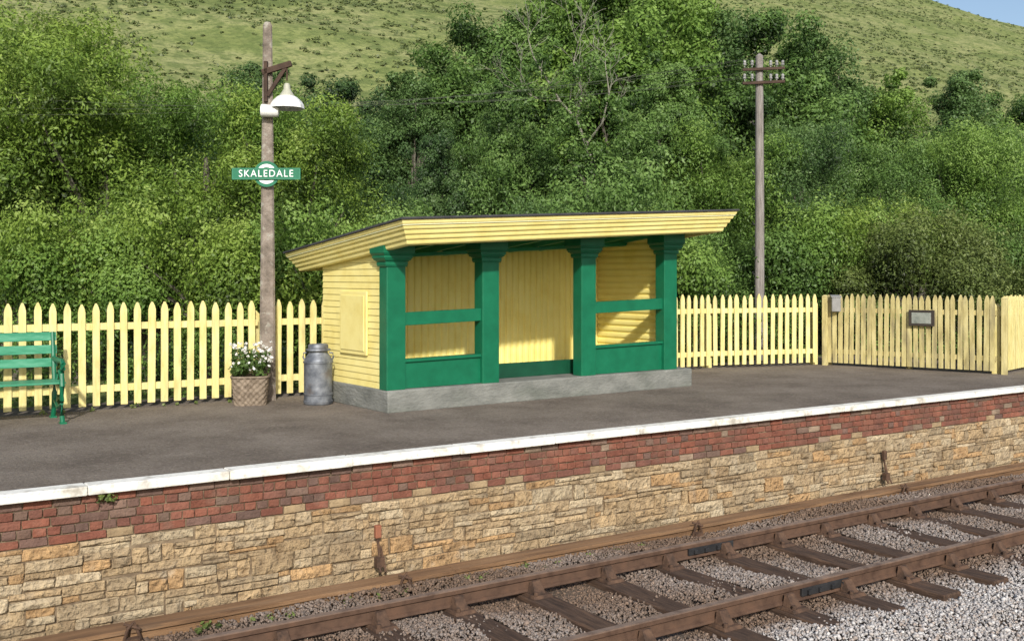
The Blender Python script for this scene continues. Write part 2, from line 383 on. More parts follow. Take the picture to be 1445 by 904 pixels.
def zf(x,y): 
    return -1.145+.018*np.sin(x*2.1)+.02*np.sin(y*5+x)+np.where(y>7.7,.015,0)
st=stones(210000,(1,18),(3.9,8.24),zf,.012,.024,[(.42,.40,.39),(.48,.46,.45),(.37,.35,.335),(.53,.515,.50),(.38,.32,.28),(.33,.31,.30),(.46,.42,.39)],'ballast_gravel',m_grav,keep)
st['kind']='stuff'; meta(st,'grey and brown crushed stone ballast around the sleepers','gravel')

# ------------------------------------------------ shelter
RZ=R3(3)
sh=empty('shelter',(5.57,11.17,0),'yellow and green timber waiting shelter with sloping roof on concrete plinth','shelter',rz=RZ)
KR=.045
def ztp(s,v): return 2.296+.0548*(s+.2)-.1025*(v+.69)
mb=MB(); mb.box(-.0,5.24,0,1.92,-.01,.27); mb.obj('plinth',m_con,sh,bevel=.02)
FL=.27; VB=1.80
for i,s0 in enumerate([.0,1.41,3.08,4.68]):
    s1=s0+.27; v0,v1=.03,.22; zc=KR*s0
    pe_mb=MB()
    zt=ztp(s0+.13,.15)-.10
    pe_mb.box(s0+.004,s1,v0,v1,FL-.004,zt-.15)
    p=pe_mb.obj('post',m_grn,sh,bevel=.010)
    mb=MB()
    b=1.74+zc
    def ring(g0,za,g1,zb):
        mb.hexa([(s0-g0,v0-g0,za),(s1+g0,v0-g0,za),(s1+g0,v1+g0,za),(s0-g0,v1+g0,za),(s0-g1,v0-g1,zb),(s1+g1,v0-g1,zb),(s1+g1,v1+g1,zb),(s0-g1,v1+g1,zb)])
    ring(.012,b+.03,.018,b+.045); ring(.020,b+.047,.020,b+.09); ring(.026,b+.092,.035,b+.105); ring(.045,b+.107,.055,b+.13);ring(.062,b+.132,.062,b+.165); ring(.066,b+.167,.08,b+.19); ring(.083,b+.192,.083,max(b+.24,zt-.012))
    mb.obj('capital',m_grn,p,bevel=.003)
for (a,b) in [(.27,1.41),(3.35,4.68)]:
    r=lambda s:.027*s
    mb=MB()
    mb.hexa([(a-.01,.09,FL+.002),(b+.01,.09,FL+.002),(b+.01,.17,FL+.002),(a-.01,.17,FL+.002),(a-.01,.09,.59+r(a)*.5),(b+.01,.09,.59+r(b)*.5),(b+.01,.17,.59+r(b)*.5),(a-.01,.17,.59+r(a)*.5)])
    mb.hexa([(a-.012,.06,.592+r(a)*.5),(b+.012,.06,.592+r(b)*.5),(b+.012,.19,.592+r(b)*.5),(a-.012,.19,.592+r(a)*.5),(a-.012,.06,.63+r(a)*.5),(b+.012,.06,.63+r(b)*.5),(b+.012,.19,.63+r(b)*.5),(a-.012,.19,.63+r(a)*.5)])
    mb.obj('dado_panel',m_grn,sh,bevel=.006)
    mb=MB(); z0,z1=1.04,1.20
    mb.hexa([(a-.01,.07,z0+r(a)),(b+.01,.07,z0+r(b)),(b+.01,.15,z0+r(b)),(a-.01,.15,z0+r(a)),(a-.01,.07,z1+r(a)),(b+.01,.07,z1+r(b)),(b+.01,.15,z1+r(b)),(a-.01,.15,z1+r(a))])
    mb.obj('rail',m_grn,sh,bevel=.006)
def slopebeam(mb,s0,s1,v0,v1,drop0,drop1):
    mb.hexa([(s0,v0,ztp(s0,v0)-drop1),(s1,v0,ztp(s1,v0)-drop1),(s1,v1,ztp(s1,v1)-drop1),(s0,v1,ztp(s0,v1)-drop1),(s0,v0,ztp(s0,v0)-drop0),(s1,v0,ztp(s1,v0)-drop0),(s1,v1,ztp(s1,v1)-drop0),(s0,v1,ztp(s0,v1)-drop0)])
mb=MB()
slopebeam(mb,-.02,5.1,.12,.20,.14,.175)
mb.obj('front_beam',m_grr,sh,bevel=.006)
mb=MB()
for i in range(9):
    s=.14+i*.585
    slopebeam(mb,s,s+.06,.205,VB-.04,.062,.215)
    slopebeam(mb,s,s+.06,-.50,.118,.062,.138)
slopebeam(mb,.06,5.05,1.05,1.13,.217,.262)
mb.obj('rafters',m_grr,sh,bevel=.004)
RIB=[(0,0),(.10,0),(.18,.65),(.34,1),(.66,1),(.84,.65),(.90,0),(1,0)]
LAP=[(0,0),(.07,0),(.09,.95),(.14,1),(.55,.75),(1,.45)]
def rib_wall(name,mat,p0,dirv,L,outn,ztopf,zb,step,depth,vertical=False,parent=sh,prof=None):
    mb=MB(); p0=Vector(p0); dirv=Vector(dirv); outn=Vector(outn); PR=prof or RIB
    if not vertical:
        k=0
        while zb+k*step<max(ztopf(0),ztopf(L))-.01:
            V=[]
            for f,d in PR:
                z=zb+(k+f)*step
                for t in (0,L):
                    q=p0+dirv*t+outn*(d*depth); V.append((q.x,q.y,min(z,ztopf(t))))
            mb.add(V,[(2*i,2*i+1,2*i+3,2*i+2) for i in range(len(PR)-1)]); k+=1
    else:
        n=int(L/step); st=L/n
        for k in range(n):
            V=[]
            for f,d in PR:
                t=(k+f)*st
                q=p0+dirv*t+outn*(d*depth); V.append((q.x,q.y,zb)); V.append((q.x,q.y,ztopf(t)))
            mb.add(V,[(2*i,2*i+2,2*i+3,2*i+1) for i in range(len(PR)-1)])
    return mb.obj(name,mat,parent)
wt_=.14
def side_core(a,b):
    wl=MB(); wl.hexa([(a,.23,FL-.003),(b,.23,FL-.003),(b,VB,FL-.003),(a,VB,FL-.003),(a,.23,ztp(a,.23)-wt_),(b,.23,ztp(b,.23)-wt_),(b,VB,ztp(b,VB)-wt_),(a,VB,ztp(a,VB)-wt_)])
    return wl.obj('side_wall',m_yel,sh)
side=side_core(.05,.11)
rib_wall('weatherboards',m_yel,(.048,VB+.03,0),(0,-1,0),VB+.03-.225,(-1,0,0),lambda t:ztp(.05,VB+.03-t)-.14,FL-.01,.082,.015,parent=side,prof=LAP)
rib_wall('inner_boards',m_yin,(.112,.28,0),(0,1,0),VB-.34,(1,0,0),lambda t:ztp(.1,.28+t)-.14,FL,.1,.02,parent=side)
mb=MB(); mb.box(.004,.03,.55,1.27,.66,1.46); pb=mb.obj('blank_panel',m_yel,side,bevel=.006)
mb=MB(); mb.box(-.008,.003,.60,1.22,.71,1.41); mb.obj('panel_face',m_yel,side,bevel=.006)
side=side_core(4.89,4.95)
rib_wall('inner_boards',m_yin,(4.888,VB-.06,0),(0,-1,0),VB-.34,(-1,0,0),lambda t:ztp(4.88,VB-.06-t)-.14,FL,.1,.022,parent=side)
rib_wall('weatherboards',m_yel,(4.952,.28,0),(0,1,0),VB-.25,(1,0,0),lambda t:ztp(4.95,.28+t)-.14,FL-.01,.082,.015,parent=side,prof=LAP)
wl=MB(); a,b=.114,4.886; c_,d_=VB-.05,VB+.03; wl.hexa([(a,c_,FL-.003),(b,c_,FL-.003),(b,d_,FL-.003),(a,d_,FL-.003),(a,c_,ztp(a,c_)-wt_),(b,c_,ztp(b,c_)-wt_),(b,d_,ztp(b,d_)-wt_),(a,d_,ztp(a,d_)-wt_)])
bk=wl.obj('back_wall',m_yin,sh)
rib_wall('vertical_boards',m_yin,(.13,VB-.052,0),(1,0,0),4.74,(0,-1,0),lambda t:ztp(.13+t,VB)-.142,FL,.115,.028,vertical=True,parent=bk)
mb=MB(); mb.box(1.50,3.3,.42,.47,FL+.001,.47); mb.obj('kickboard',m_grd,sh,bevel=.006)
def loop(ins,drop):
    s0,s1,v0,v1=-.2+ins,5.46-ins,-.69+ins,2.53-ins
    return [(s,v,ztp(s,v)-drop) for s,v in ((s0,v0),(s1,v0),(s1,v1),(s0,v1))]
mb=MB(); V=[]; prof=[(.0,.0)]
nb=5; H=.275; I=.17
for k in range(nb):
    d0=H*k/nb; d1=H*(k+1)/nb; i0=I*k/nb; i1=I*(k+1)/nb
    prof+= [(i0,d0+.004),(i1-.026,d1-.020),(i1-.020,d1-.010),(i1-.004,d1-.003),(i1,d1)]
prof+=[(I+.06,H+.0),(I+.06,.05)]
for p in prof: V+=loop(*p)
F=[]
for i in range(len(prof)-1):
    for k in range(4): F.append((i*4+k,i*4+(k+1)%4,(i+1)*4+(k+1)%4,(i+1)*4+k))
mb.add(V,[f[::-1] for f in F])
roof=MB()
A=loop(-.025,-.03); B=loop(-.025,-.002); roof.hexa(B+A); ro=roof.obj('roof',m_roof,sh,bevel=.006)
mb.obj('fascia',m_yel,ro)
mb=MB(); A=loop(.02,.004); B=loop(.02,.058); mb.hexa(B+A)
mb.obj('ceiling',M('ceiling_boards',[(.70,.70,.44),(.80,.79,.52)],scale=5,rough=.7,stretch=(8,1,1)),ro)  # colour kept bright so the ceiling adds fill light inside the shelter

# ------------------------------------------------ fence
def fence(pts,label,h=1.32,sp=.165,wd=.086,lean=.01,postw=.1,name='picket_fence',grp='yellow picket fence runs',mat=None,posts=None):
    mat=mat or m_fen
    p0=Vector((*pts[0],0)); e=empty(name,(p0.x,p0.y,0),label,'fence',group=grp)
    P=MB(); Rl=MB()
    for a,b in zip(pts[:-1],pts[1:]):
        a=Vector((*a,0))-p0; b=Vector((*b,0))-p0; d=(b-a); L=d.length; d.normalize(); n=Vector((d.y,-d.x,0))
        if n.y>0: n=-n
        k=int(L/sp)
        for i in range(k):
            c=a+d*(sp*(i+.5)+random.uniform(-.006,.006))*(L/(k*sp)); l=random.uniform(-lean,lean); hh=h+random.uniform(-.018,.018); ww=wd/2*random.uniform(.9,1.06)
            prof=[(-ww,.05),(ww,.05),(ww+l,hh-.10),(ww*.72+l,hh-.05),(l+.008,hh),(l-.008,hh),(-ww*.72+l,hh-.05),(-ww+l,hh-.10)]
            f0=[c+d*x+n*.031+Vector((0,0,z)) for x,z in prof]; f1=[c+d*x+n*.009+Vector((0,0,z)) for x,z in prof]
            m=len(prof)
            P.add(f0+f1,[tuple(range(m)),tuple(range(m,2*m))[::-1]]+[(q,m+q,m+(q+1)%m,(q+1)%m) for q in range(m)])
        for z in (.26,1.03):
            Rl.beam(a-n*.028+Vector((0,0,z)),b-n*.028+Vector((0,0,z)),.07,.085)
        np_=posts or max(1,round(L/1.9))
        for i in range(np_+1):
            c=a+d*(L*i/np_)-n*.115
            mb=MB(); g=postw/2
            mb.box(-g,g,-g,g,-.05,1.14); mb.hexa([(-g,-g,1.141),(g,-g,1.141),(g,g,1.141),(-g,g,1.141),(-g*.3,-g*.3,1.19),(g*.3,-g*.3,1.19),(g*.3,g*.3,1.19),(-g*.3,g*.3,1.19)])
            o=mb.obj('fence_post',mat,e,loc=tuple(c),rot=(0,0,math.atan2(d.y,d.x)))
    P.obj('pickets',mat,e); Rl.obj('fence_rails',mat,e)
    return e
fence([(-1.2,13.42),(4.78,13.5)],'yellow picket fence standing behind the green bench',posts=1)
fence([(4.98,13.5),(10.4,13.6)],'yellow picket fence running behind the waiting shelter')
fence([(10.45,13.6),(13.2,13.5),(15.35,12.9)],'yellow picket fence beside the telegraph pole and shelter',sp=.145)
fence([(15.5,12.8),(15.95,11.4),(16.4,10.0)],'weathered yellow picket gate fence carrying a small notice',sp=.105,wd=.078,lean=.02,name='picket_gate_fence',mat=m_fgt,postw=.08)
fence([(16.5,9.95),(19.5,10.7)],'yellow picket fence at the platform end',sp=.115,wd=.082,postw=.08)
for X,Y in ((15.42,12.78),(16.45,9.88)):
    mb=MB(); g=.045; mb.box(-g,g,-g,g,-.02,1.27); mb.hexa([(-g-.008,-g-.008,1.272),(g+.008,-g-.008,1.272),(g+.008,g+.008,1.272),(-g-.008,g+.008,1.272),(-.02,-.02,1.31),(.02,-.02,1.31),(.02,.02,1.31),(-.02,.02,1.31)])
    meta(mb.obj('gate_post',m_fgt,loc=(X,Y,0),rot=(0,0,R3(20)),bevel=.006),'square yellow gate post with pointed cap','gate post',group='gate posts in the picket fence')
e=empty('letter_box',(15.49,12.60,1.0),'small grey metal box fixed to the picket fence post','box',rz=R3(-40))
mb=MB(); mb.box(-.08,.08,-.09,.03,0,.26); mb.obj('box_body',m_gry,e,bevel=.012)
mb=MB(); mb.hexa([(-.09,-.10,.262),(.09,-.10,.262),(.09,.04,.262),(-.09,.04,.262),(-.09,-.10,.28),(.09,-.10,.28),(.09,.04,.31),(-.09,.04,.31)]); mb.obj('lid',m_gry,e)
e=empty('notice_board',(15.965,11.12,.78),'small dark framed notice fixed to the fence','notice',rz=R3(-72))
mb=MB(); mb.box(-.22,.22,-.025,0,0,.28); mb.obj('frame',M('notice_frame',[(.03,.024,.02),(.05,.04,.03)],rough=.6),e,bevel=.005)
mb=MB(); mb.box(-.165,.165,-.030,-.026,.045,.235); mb.obj('notice_sheet',M('notice_sheet',[(.16,.18,.16),(.33,.35,.31)],scale=9,rough=.4),e)

# ------------------------------------------------ station lamp post
lx,ly=stand(377,13.77)
e=empty('lamp_post',(lx,ly,0),'brown concrete lamp post with bracket, white lamp and speaker','lamp post')
RV=Vector((VY,-VX,0)); VV=Vector((VX,VY,0))
mb=MB()
levels=[(0,.108),(1.2,.098),(2.6,.084),(4.2,.068),(5.0,.060),(5.05,.035)]
vs=[];fs=[]
for z,r in levels:
    ch=r*.28; sq=[(r,-r+ch),(r,r-ch),(r-ch,r),(-r+ch,r),(-r,r-ch),(-r,-r+ch),(-r+ch,-r),(r-ch,-r)]
    for a,b in sq:
        v=RV*a+VV*b; c_,s_=math.cos(.25),math.sin(.25); vs.append((v.x*c_-v.y*s_,v.x*s_+v.y*c_,z))
for i in range(len(levels)-1):
    for k in range(8): fs.append((i*8+k,i*8+(k+1)%8,(i+1)*8+(k+1)%8,(i+1)*8+k))
fs.append(tuple((len(levels)-1)*8+k for k in range(8))); mb.add(vs,fs)
mb.obj('post',m_post,e)
mb=MB(); z=ztop(95,13.77)
def q(r,dz,f=0): v=RV*r-VV*f; return (v.x,v.y,dz)
mb.beam(q(-.05,z-.09,.09),q(.34,z+.03,.09),.06,.075)
mb.beam(q(.02,z-.40,.09),q(.26,z-.03,.09),.045,.05)
mb.beam(q(.0,z-.48,.09),q(.0,z+.06,.09),.05,.06,up=(VX,VY,0))
mb.tube([q(.28,z+.02,.09),q(.28,z-.20,.09)],.012)
mb.obj('bracket',m_dwd,e,bevel=.005)
c=q(.28,0,.09); zb=ztop(155,13.77)
mb=MB(); mb.lathe([(.001,zb+.34),(.03,zb+.335),(.042,zb+.31),(.047,zb+.26),(.065,zb+.225),(.095,zb+.18),(.10,zb+.165)],c[0],c[1],24)
hs_=mb.obj('lamp_cap',M('lamp_cap_grey',[(.30,.31,.24),(.42,.42,.34)],rough=.5,bump=.1),e,smooth=True)
mb=MB(); mb.lathe([(.098,zb+.168),(.13,zb+.155),(.195,zb+.095),(.225,zb+.045),(.230,zb+.0),(.225,zb+.0),(.218,zb+.04),(.185,zb+.085),(.09,zb+.15)],c[0],c[1],12)
mb.obj('lamp_shade',m_wht,e)
mb=MB(); mb.lathe([(.001,zb-.01),(.035,zb+.01),(.05,zb+.05),(.035,zb+.1),(.02,zb+.14)],c[0],c[1],16)
mb.obj('bulb',m_wht,e,smooth=True)
sz=ztop(159,13.77)
mb=MB()
a=Vector(q(-.05,sz,.17)); b=Vector(q(.19,sz-.01,.15)); dd=(b-a)
mb.tube([a,a+dd*.03,a+dd*.1,a+dd*.85,a+dd*.97,b],[.06,.082,.086,.078,.07,.04],20)
mb.obj('loudspeaker',m_wht,e,smooth=True)
sg=empty('station_sign',(0,0,0),'green station name sign reading SKALEDALE with round emblem','sign')
sz=ztop(247,13.77)
base=Vector((lx,ly,sz))+RV*.02-VV*.135
sg.location=base; sg.rotation_euler=(0,0,-math.atan2(VX,VY))
def disc(mb,r,y0,y1,n=40,ri=None):
    A=[(r*math.cos(2*math.pi*k/n),y0,r*math.sin(2*math.pi*k/n)) for k in range(n)]
    if ri is None:
        B=[(x,y1,z) for x,_,z in A]
        mb.add(A+B,[tuple(range(n)),tuple(range(n,2*n))[::-1]]+[(k,n+k,n+(k+1)%n,(k+1)%n) for k in range(n)])
    else:
        B=[(x*ri/r,y0,z*ri/r) for x,_,z in A]
        mb.add(A+B,[(k,(k+1)%n,n+(k+1)%n,n+k) for k in range(n)])
m_sgn=M('sign_green',[(.008,.13,.066),(.014,.16,.088)],scale=4,rough=.4,bump=.03)
mb=MB(); disc(mb,.172,-.006,.012); mb.obj('emblem_disc',m_sgn,sg)
mb=MB(); disc(mb,.132,-.009,0,ri=.090); mb.obj('emblem_ring',m_wsg,sg)
mb=MB(); mb.box(-.455,.455,-.03,-.011,-.078,.078); mb.obj('name_bar',m_sgn,sg,bevel=.003)
mb=MB()
for z0,z1 in ((.064,.068),(-.068,-.064)): mb.box(-.444,.444,-.0325,-.031,z0,z1)
for x0,x1 in ((-.444,-.440),(.440,.444)): mb.box(x0,x1,-.0325,-.031,-.063,.063)
mb.obj('border_line',M('border_green',[(.06,.25,.16),(.09,.29,.19)],bump=0),sg)
fc=bpy.data.curves.new('letters','FONT'); fc.body='SKALEDALE'; fc.size=.125; fc.extrude=.0015; fc.offset=0; fc.align_x='CENTER'; fc.align_y='CENTER'; fc.space_character=1.2
fo=bpy.data.objects.new('tmp',fc); col.objects.link(fo); bpy.context.view_layer.update()
me=bpy.data.meshes.new_from_object(fo.evaluated_get(bpy.context.evaluated_depsgraph_get())); bpy.data.objects.remove(fo)
lt=bpy.data.objects.new('lettering',me); col.objects.link(lt); me.materials.clear(); me.materials.append(m_wsg)
lt.parent=sg; lt.location=(0,-.0335,0); lt.rotation_euler=(R3(90),0,0)
xs=[v.co.x for v in me.vertices]; wdt=max(xs)-min(xs); k=.72/wdt; lt.scale=(k,min(k*1.14,1.05),1)

# ------------------------------------------------ telegraph pole
PD=20.6
px_,py_=stand(1071,PD)
e=empty('telegraph_pole',(px_,py_,-.1),'weathered wooden telegraph pole with two crossarms and insulators','telegraph pole')
zt=ztop(78,PD)+.1
mb=MB(); mb.tube([(0,0,0),(.01,0,zt*.5),(0,0,zt-.02),(0,0,zt+.03)],[.105,.09,.075,.02],14); mb.obj('pole',m_wood,e,smooth=True)
arms=[ztop(99,PD)+.1,ztop(118,PD)+.1]
for z in arms:
    mb=MB(); mb.beam(tuple(RV*-.36-VV*.11+Vector((0,0,z-.02))),tuple(RV*.48-VV*.11+Vector((0,0,z+.02))),.05,.055); mb.obj('crossarm',m_dwd,e,bevel=.005)
    for r in (-.32,-.17,.20,.32,.44):
        c=RV*r-VV*.11; zz=z+.03
        mb=MB(); mb.lathe([(.012,zz),(.012,zz+.045),(.032,zz+.04),(.036,zz+.06),(.024,zz+.08),(.031,zz+.095),(.03,zz+.125),(.016,zz+.142),(.001,zz+.145)],c.x,c.y,12); mb.obj('insulator',m_ins,e,smooth=True)
mb=MB()
for i in range(7):
    z=zt-1.4-i*.5; v=RV*(-.12)
    mb.tube([(0,0,z),(v.x,v.y,z+.01),(v.x*1.1,v.y*1.1,z+.07)],.014,6)
mb.obj('steps',m_blk,e)
m_wire=M('wire_grey',[(.06,.07,.05),(.10,.11,.08)],rough=.6,bump=0)
def wire(a,b,sag,r=.0021):
    mb=MB(); a=Vector(a); b=Vector(b); pts=[]
    for i in range(25):
        t=i/24; p=a.lerp(b,t); p.z-=sag*4*t*(1-t); pts.append(p)
    mb.tube(pts,r,5); return mb.obj('telegraph_wire',m_wire)
lx2,ly2=stand(-900,14.5)
for i,(r,zz) in enumerate([(-.32,arms[0]),(-.17,arms[0]),(.20,arms[0]),(-.32,arms[1]),(.20,arms[1]),(.44,arms[1])]):
    a=Vector((px_,py_,0))+RV*r-VV*.11; a.z=zz+.1
    b=(lx2+r,ly2+r,4.4+.3*i)
    o=wire(a,b,.8+.06*i); meta(o,'thin telegraph wire strung from the pole','wire',group='telegraph wires')

# ------------------------------------------------ bench
bx=2.18
e=empty('bench',(bx,12.9,0),'green slatted platform bench with cast iron ends','bench')
mb=MB()
for y in (-.42,-.33,-.24,-.15,-.06): mb.box(-1.86,.0,y-.036,y+.036,.44+(.0),.465)
mb.obj('seat',m_mint,e,bevel=.006)
mb=MB()
for z in (.60,.75,.90):
    o=.04+(z-.45)*.22
    mb.hexa([(-1.86,o-.012,z),(0,o-.012,z),(0,o+.012,z),(-1.86,o+.012,z),(-1.86,o+.013,z+.10),(0,o+.013,z+.10),(0,o+.037,z+.10),(-1.86,o+.037,z+.10)])
mb.obj('backrest',m_mint,e,bevel=.006)
for x in (-.04,-1.82):
    mb=MB(); R_=.027
    mb.tube([(x,.12,0),(x,.06,.12),(x,.03,.3),(x,.03,.45),(x,.08,.7),(x,.15,1.0)],[R_,R_,R_*1.1,R_,R_,R_*.8],8)
    mb.tube([(x,-.50,0),(x,-.45,.08),(x,-.43,.25),(x,-.47,.42),(x,-.44,.56),(x,-.47,.66)],[R_,R_,R_,R_*1.1,R_,R_],8)
    mb.tube([(x,-.46,.42),(x,-.2,.41),(x,.03,.42)],R_*.9,8)
    mb.tube([(x,-.45,.60),(x,-.52,.62),(x,-.53,.67),(x,-.47,.70),(x,-.2,.69),(x,.08,.70)],R_*1.05,8)
    mb.tube([(x,-.45,.22),(x,-.2,.15),(x,.04,.22)],R_*.7,8)
    mb.tube([(x,-.43,.44),(x,-.3,.58),(x,-.15,.55),(x,-.15,.46)],R_*.6,8)
    for y in (-.5,.12): mb.box(x-.035,x+.035,y-.05,y+.05,.0,.02)
    mb.obj('leg',m_grn,e,smooth=True)

# ------------------------------------------------ milk churn
e=empty('milk_churn',(5.235,12.5,0),'dented galvanised milk churn with lid beside the shelter','milk churn'); e.scale=(1.08,1.08,1)
mb=MB(); mb.lathe([(.001,.004),(.165,.004),(.175,.02),(.175,.05),(.168,.055),(.168,.12),(.175,.125),(.175,.145),(.168,.15),(.170,.53),(.178,.535),(.178,.555),(.168,.56),(.155,.60),(.125,.645),(.112,.67),(.112,.70)],n=36)
mb.obj('body',m_gal,e,smooth=True)
mb=MB(); mb.lathe([(.113,.685),(.145,.69),(.15,.70),(.145,.715),(.12,.72),(.12,.76),(.11,.775),(.09,.76),(.001,.755)],n=32); mb.obj('lid',m_gal,e,smooth=True)
for sg_ in (-1,1):
    mb=MB(); v=RV*sg_
    mb.tube([(v.x*.13,v.y*.13,.665),(v.x*.175,v.y*.175,.66),(v.x*.182,v.y*.182,.61),(v.x*.165,v.y*.165,.57)],.010,8); mb.obj('handle',m_gal,e,smooth=True)

# ------------------------------------------------ planter (woven)
e=empty('flower_planter',(4.50,12.98,0),'square grey brown wicker basket of white flowers by lamp post','planter',rz=R3(-22)); e.scale=(1.08,1.08,1.02)
mb=MB(); nseg=40; rows=9
def prof_r(a,z):
    n_=5.; c_,s_=abs(math.cos(a)),abs(math.sin(a)); return (.185+.09*z)/((c_**n_+s_**n_)**(1/n_))
V=[];F=[]
sub=2; Rn=rows*sub*2; m_=nseg*4
for i in range(Rn+1):
    z=.35*i/Rn; row=int(i/(sub*2))
    for k in range(m_):
        a=2*math.pi*k/m_
        w_=math.sin(a*nseg/2*1.0+(math.pi if row%2 else 0))
        bl=math.sin(math.pi*((i%(sub*2))/(sub*2)))
        r=prof_r(a,z)+.008*w_*bl
        V.append((r*math.cos(a),r*math.sin(a),z))
for i in range(Rn):
    for k in range(m_): F.append((i*m_+k,i*m_+(k+1)%m_,(i+1)*m_+(k+1)%m_,(i+1)*m_+k))
mb.add(V,F)
pth=[(prof_r(2*math.pi*k/40,.35)*math.cos(2*math.pi*k/40),prof_r(2*math.pi*k/40,.35)*math.sin(2*math.pi*k/40),.355) for k in range(41)]
mb.tube(pth,.016,6)
mb.add([(x*.97,y*.97,.335) for x,y,z in pth[:-1]],[tuple(range(40))])
mb.obj('basket',m_wick,e)
planter=e

# ------------------------------------------------ foliage
def leaves(centres,radii,per,leaf,ctint,squash=.85,up=.5,asp=.55,rin=.5,aw=1.15,rw=.5):
    n=len(centres); N=n*per
    c=np.repeat(centres,per,0); r=np.repeat(radii,per)
    d=rng.normal(size=(N,3)); d/=np.linalg.norm(d,axis=1)[:,None]
    rr=r*(rin+(1.12-rin)*rng.random(N)**.6)
    lump=1+.28*np.sin(d[:,0]*5+c[:,1]*3)*np.sin(d[:,2]*6+c[:,0]*2)
    off=d*(rr*lump)[:,None]; off[:,2]*=squash
    p=c+off
    nrm=d*aw+rng.normal(size=(N,3))*rw+np.array((-.1,-.2,up)); nrm/=np.linalg.norm(nrm,axis=1)[:,None]
    a=np.cross(nrm,rng.normal(size=(N,3))); a/=np.linalg.norm(a,axis=1)[:,None]; b=np.cross(nrm,a)
    l=leaf*rng.uniform(.55,1.35,N)
    a*=l[:,None]/2; b*=(l*asp)[:,None]/2
    V=np.stack([p-a,p-b+a*.1,p+a,p+b+a*.1],1).reshape(-1,3)
    F=np.arange(4*N).reshape(-1,4)
    T=np.clip(.08+np.repeat(ctint,per)*.46+rng.random(N)*.30+.26*d[:,2],0.0,1)  # tint rises towards each clump's top, painting in sunlit tops
    return V,F,T
def crown(name,Rr,H,ncl,per,leaf,cr=(.16,.32),base=.05,asp=.55,up=.5,spread=.13):
    nl=max(6,ncl//11)
    ld=rng.normal(size=(nl,3)); ld/=np.linalg.norm(ld,axis=1)[:,None]; ld*=rng.uniform(.55,1.0,nl)[:,None]**.7
    li=rng.integers(0,nl,ncl)
    c=ld[li]*.84+rng.normal(size=(ncl,3))*spread
    fill=rng.random(ncl)<.14
    dd=rng.normal(size=(ncl,3)); dd/=np.linalg.norm(dd,axis=1)[:,None]
    c[fill]=dd[fill]*rng.uniform(.1,.75,fill.sum())[:,None]
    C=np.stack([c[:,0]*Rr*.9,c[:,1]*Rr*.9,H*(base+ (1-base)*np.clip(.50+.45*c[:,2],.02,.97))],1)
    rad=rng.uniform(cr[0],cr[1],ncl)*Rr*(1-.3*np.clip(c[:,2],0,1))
    lt_=rng.random(nl); up_=np.clip((c-ld[li]*.84)[:,2]*1.6,-.3,.3)  # up_ tints the upper clumps of a lobe lighter, top light in colour
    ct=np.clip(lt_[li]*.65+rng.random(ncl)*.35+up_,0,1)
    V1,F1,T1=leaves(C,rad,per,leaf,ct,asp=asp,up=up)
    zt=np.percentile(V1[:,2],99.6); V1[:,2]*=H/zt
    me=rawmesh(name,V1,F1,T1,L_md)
    mb=MB(); mb.tube([(0,0,-.1),(.05,.03,H*.2),(-.05,.05,H*.45),(0,0,H*.75)],[Rr*.09,Rr*.07,Rr*.05,Rr*.015],9)
    idx=rng.choice(ncl,min(26,ncl),replace=False)
    for i in idx:
        t=C[i]; z0=max(H*.12,t[2]*.45); m_=Vector((t[0]*.5+.1,t[1]*.5,(z0+t[2])/2+.1))
        mb.tube([(0,0,z0),m_,tuple(t*1.0)],[Rr*.03,Rr*.016,Rr*.004],6)
    return me,mb
var={}
def variant(k,*a,**kw):
    me,mb=crown('crown_'+k,*a,**kw); o=mb.obj('trunk_'+k,m_bark,smooth=True); tm=o.data; bpy.data.objects.remove(o); var[k]=(me,tm,a[1],a[0])
variant('a',3.0,6.2,180,500,.074,asp=.40,cr=(.10,.25))
variant('b',3.0,5.6,170,500,.074,asp=.40,cr=(.10,.25))
variant('c',3.0,9.0,230,440,.095,cr=(.09,.24))
variant('d',3.2,8.6,220,440,.10,cr=(.09,.23))
variant('e',1.7,2.7,75,360,.065,cr=(.15,.30),asp=.5)
variant('f',1.9,3.4,85,360,.068,cr=(.15,.30),asp=.5)
def tree(k,px,d,py,mat,label,cat='tree',name='tree',sx=1.,group='trees behind the platform fence'):
    me,tm,H,R0=var[k]
    for _ in range(60):
        x,y=stand(px,d); zt_=ztop(py,d)+.1; s=zt_/H; R_=R0*s*sx
        ok=(y-R_*.95>13.9) or (x-R_*.95>17.2)
        if abs(px-1071)*d/FPX<R_*.95 and d-R_*.95<PD: ok=False
        if ok: break
        d+=.3
    e=empty(name,(x,y,-.1),label,cat,rz=random.uniform(0,6.28),group=group); e.scale=(s*sx,s*sx,s)
    t=bpy.data.objects.new('trunk',tm); col.objects.link(t); t.parent=e
    c=bpy.data.objects.new('crown',me); col.objects.link(c); c.parent=e
    c.material_slots[0].link='OBJECT'; c.material_slots[0].material=mat
LA='dense light green leafy tree behind the yellow fence'; LB='dark green leafy tree behind the station fence'; LC='mid green broadleaf tree at the foot of the hill'
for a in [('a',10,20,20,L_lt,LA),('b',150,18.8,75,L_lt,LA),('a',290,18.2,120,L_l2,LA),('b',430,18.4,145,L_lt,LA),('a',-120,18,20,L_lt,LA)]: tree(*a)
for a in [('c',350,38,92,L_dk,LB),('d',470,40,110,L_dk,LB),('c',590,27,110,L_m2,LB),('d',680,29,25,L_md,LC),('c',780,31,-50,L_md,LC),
          ('d',875,28,-40,L_l2,LC),('c',965,30,-50,L_m2,LB),('d',1060,31,15,L_md,LC),('c',1160,32,60,L_m2,LB),('d',1250,33,120,L_l2,LC),('c',1345,32,110,L_m2,LB),('d',1440,32,135,L_md,LB),('c',1530,33,130,L_dk,LB)]: tree(*a)
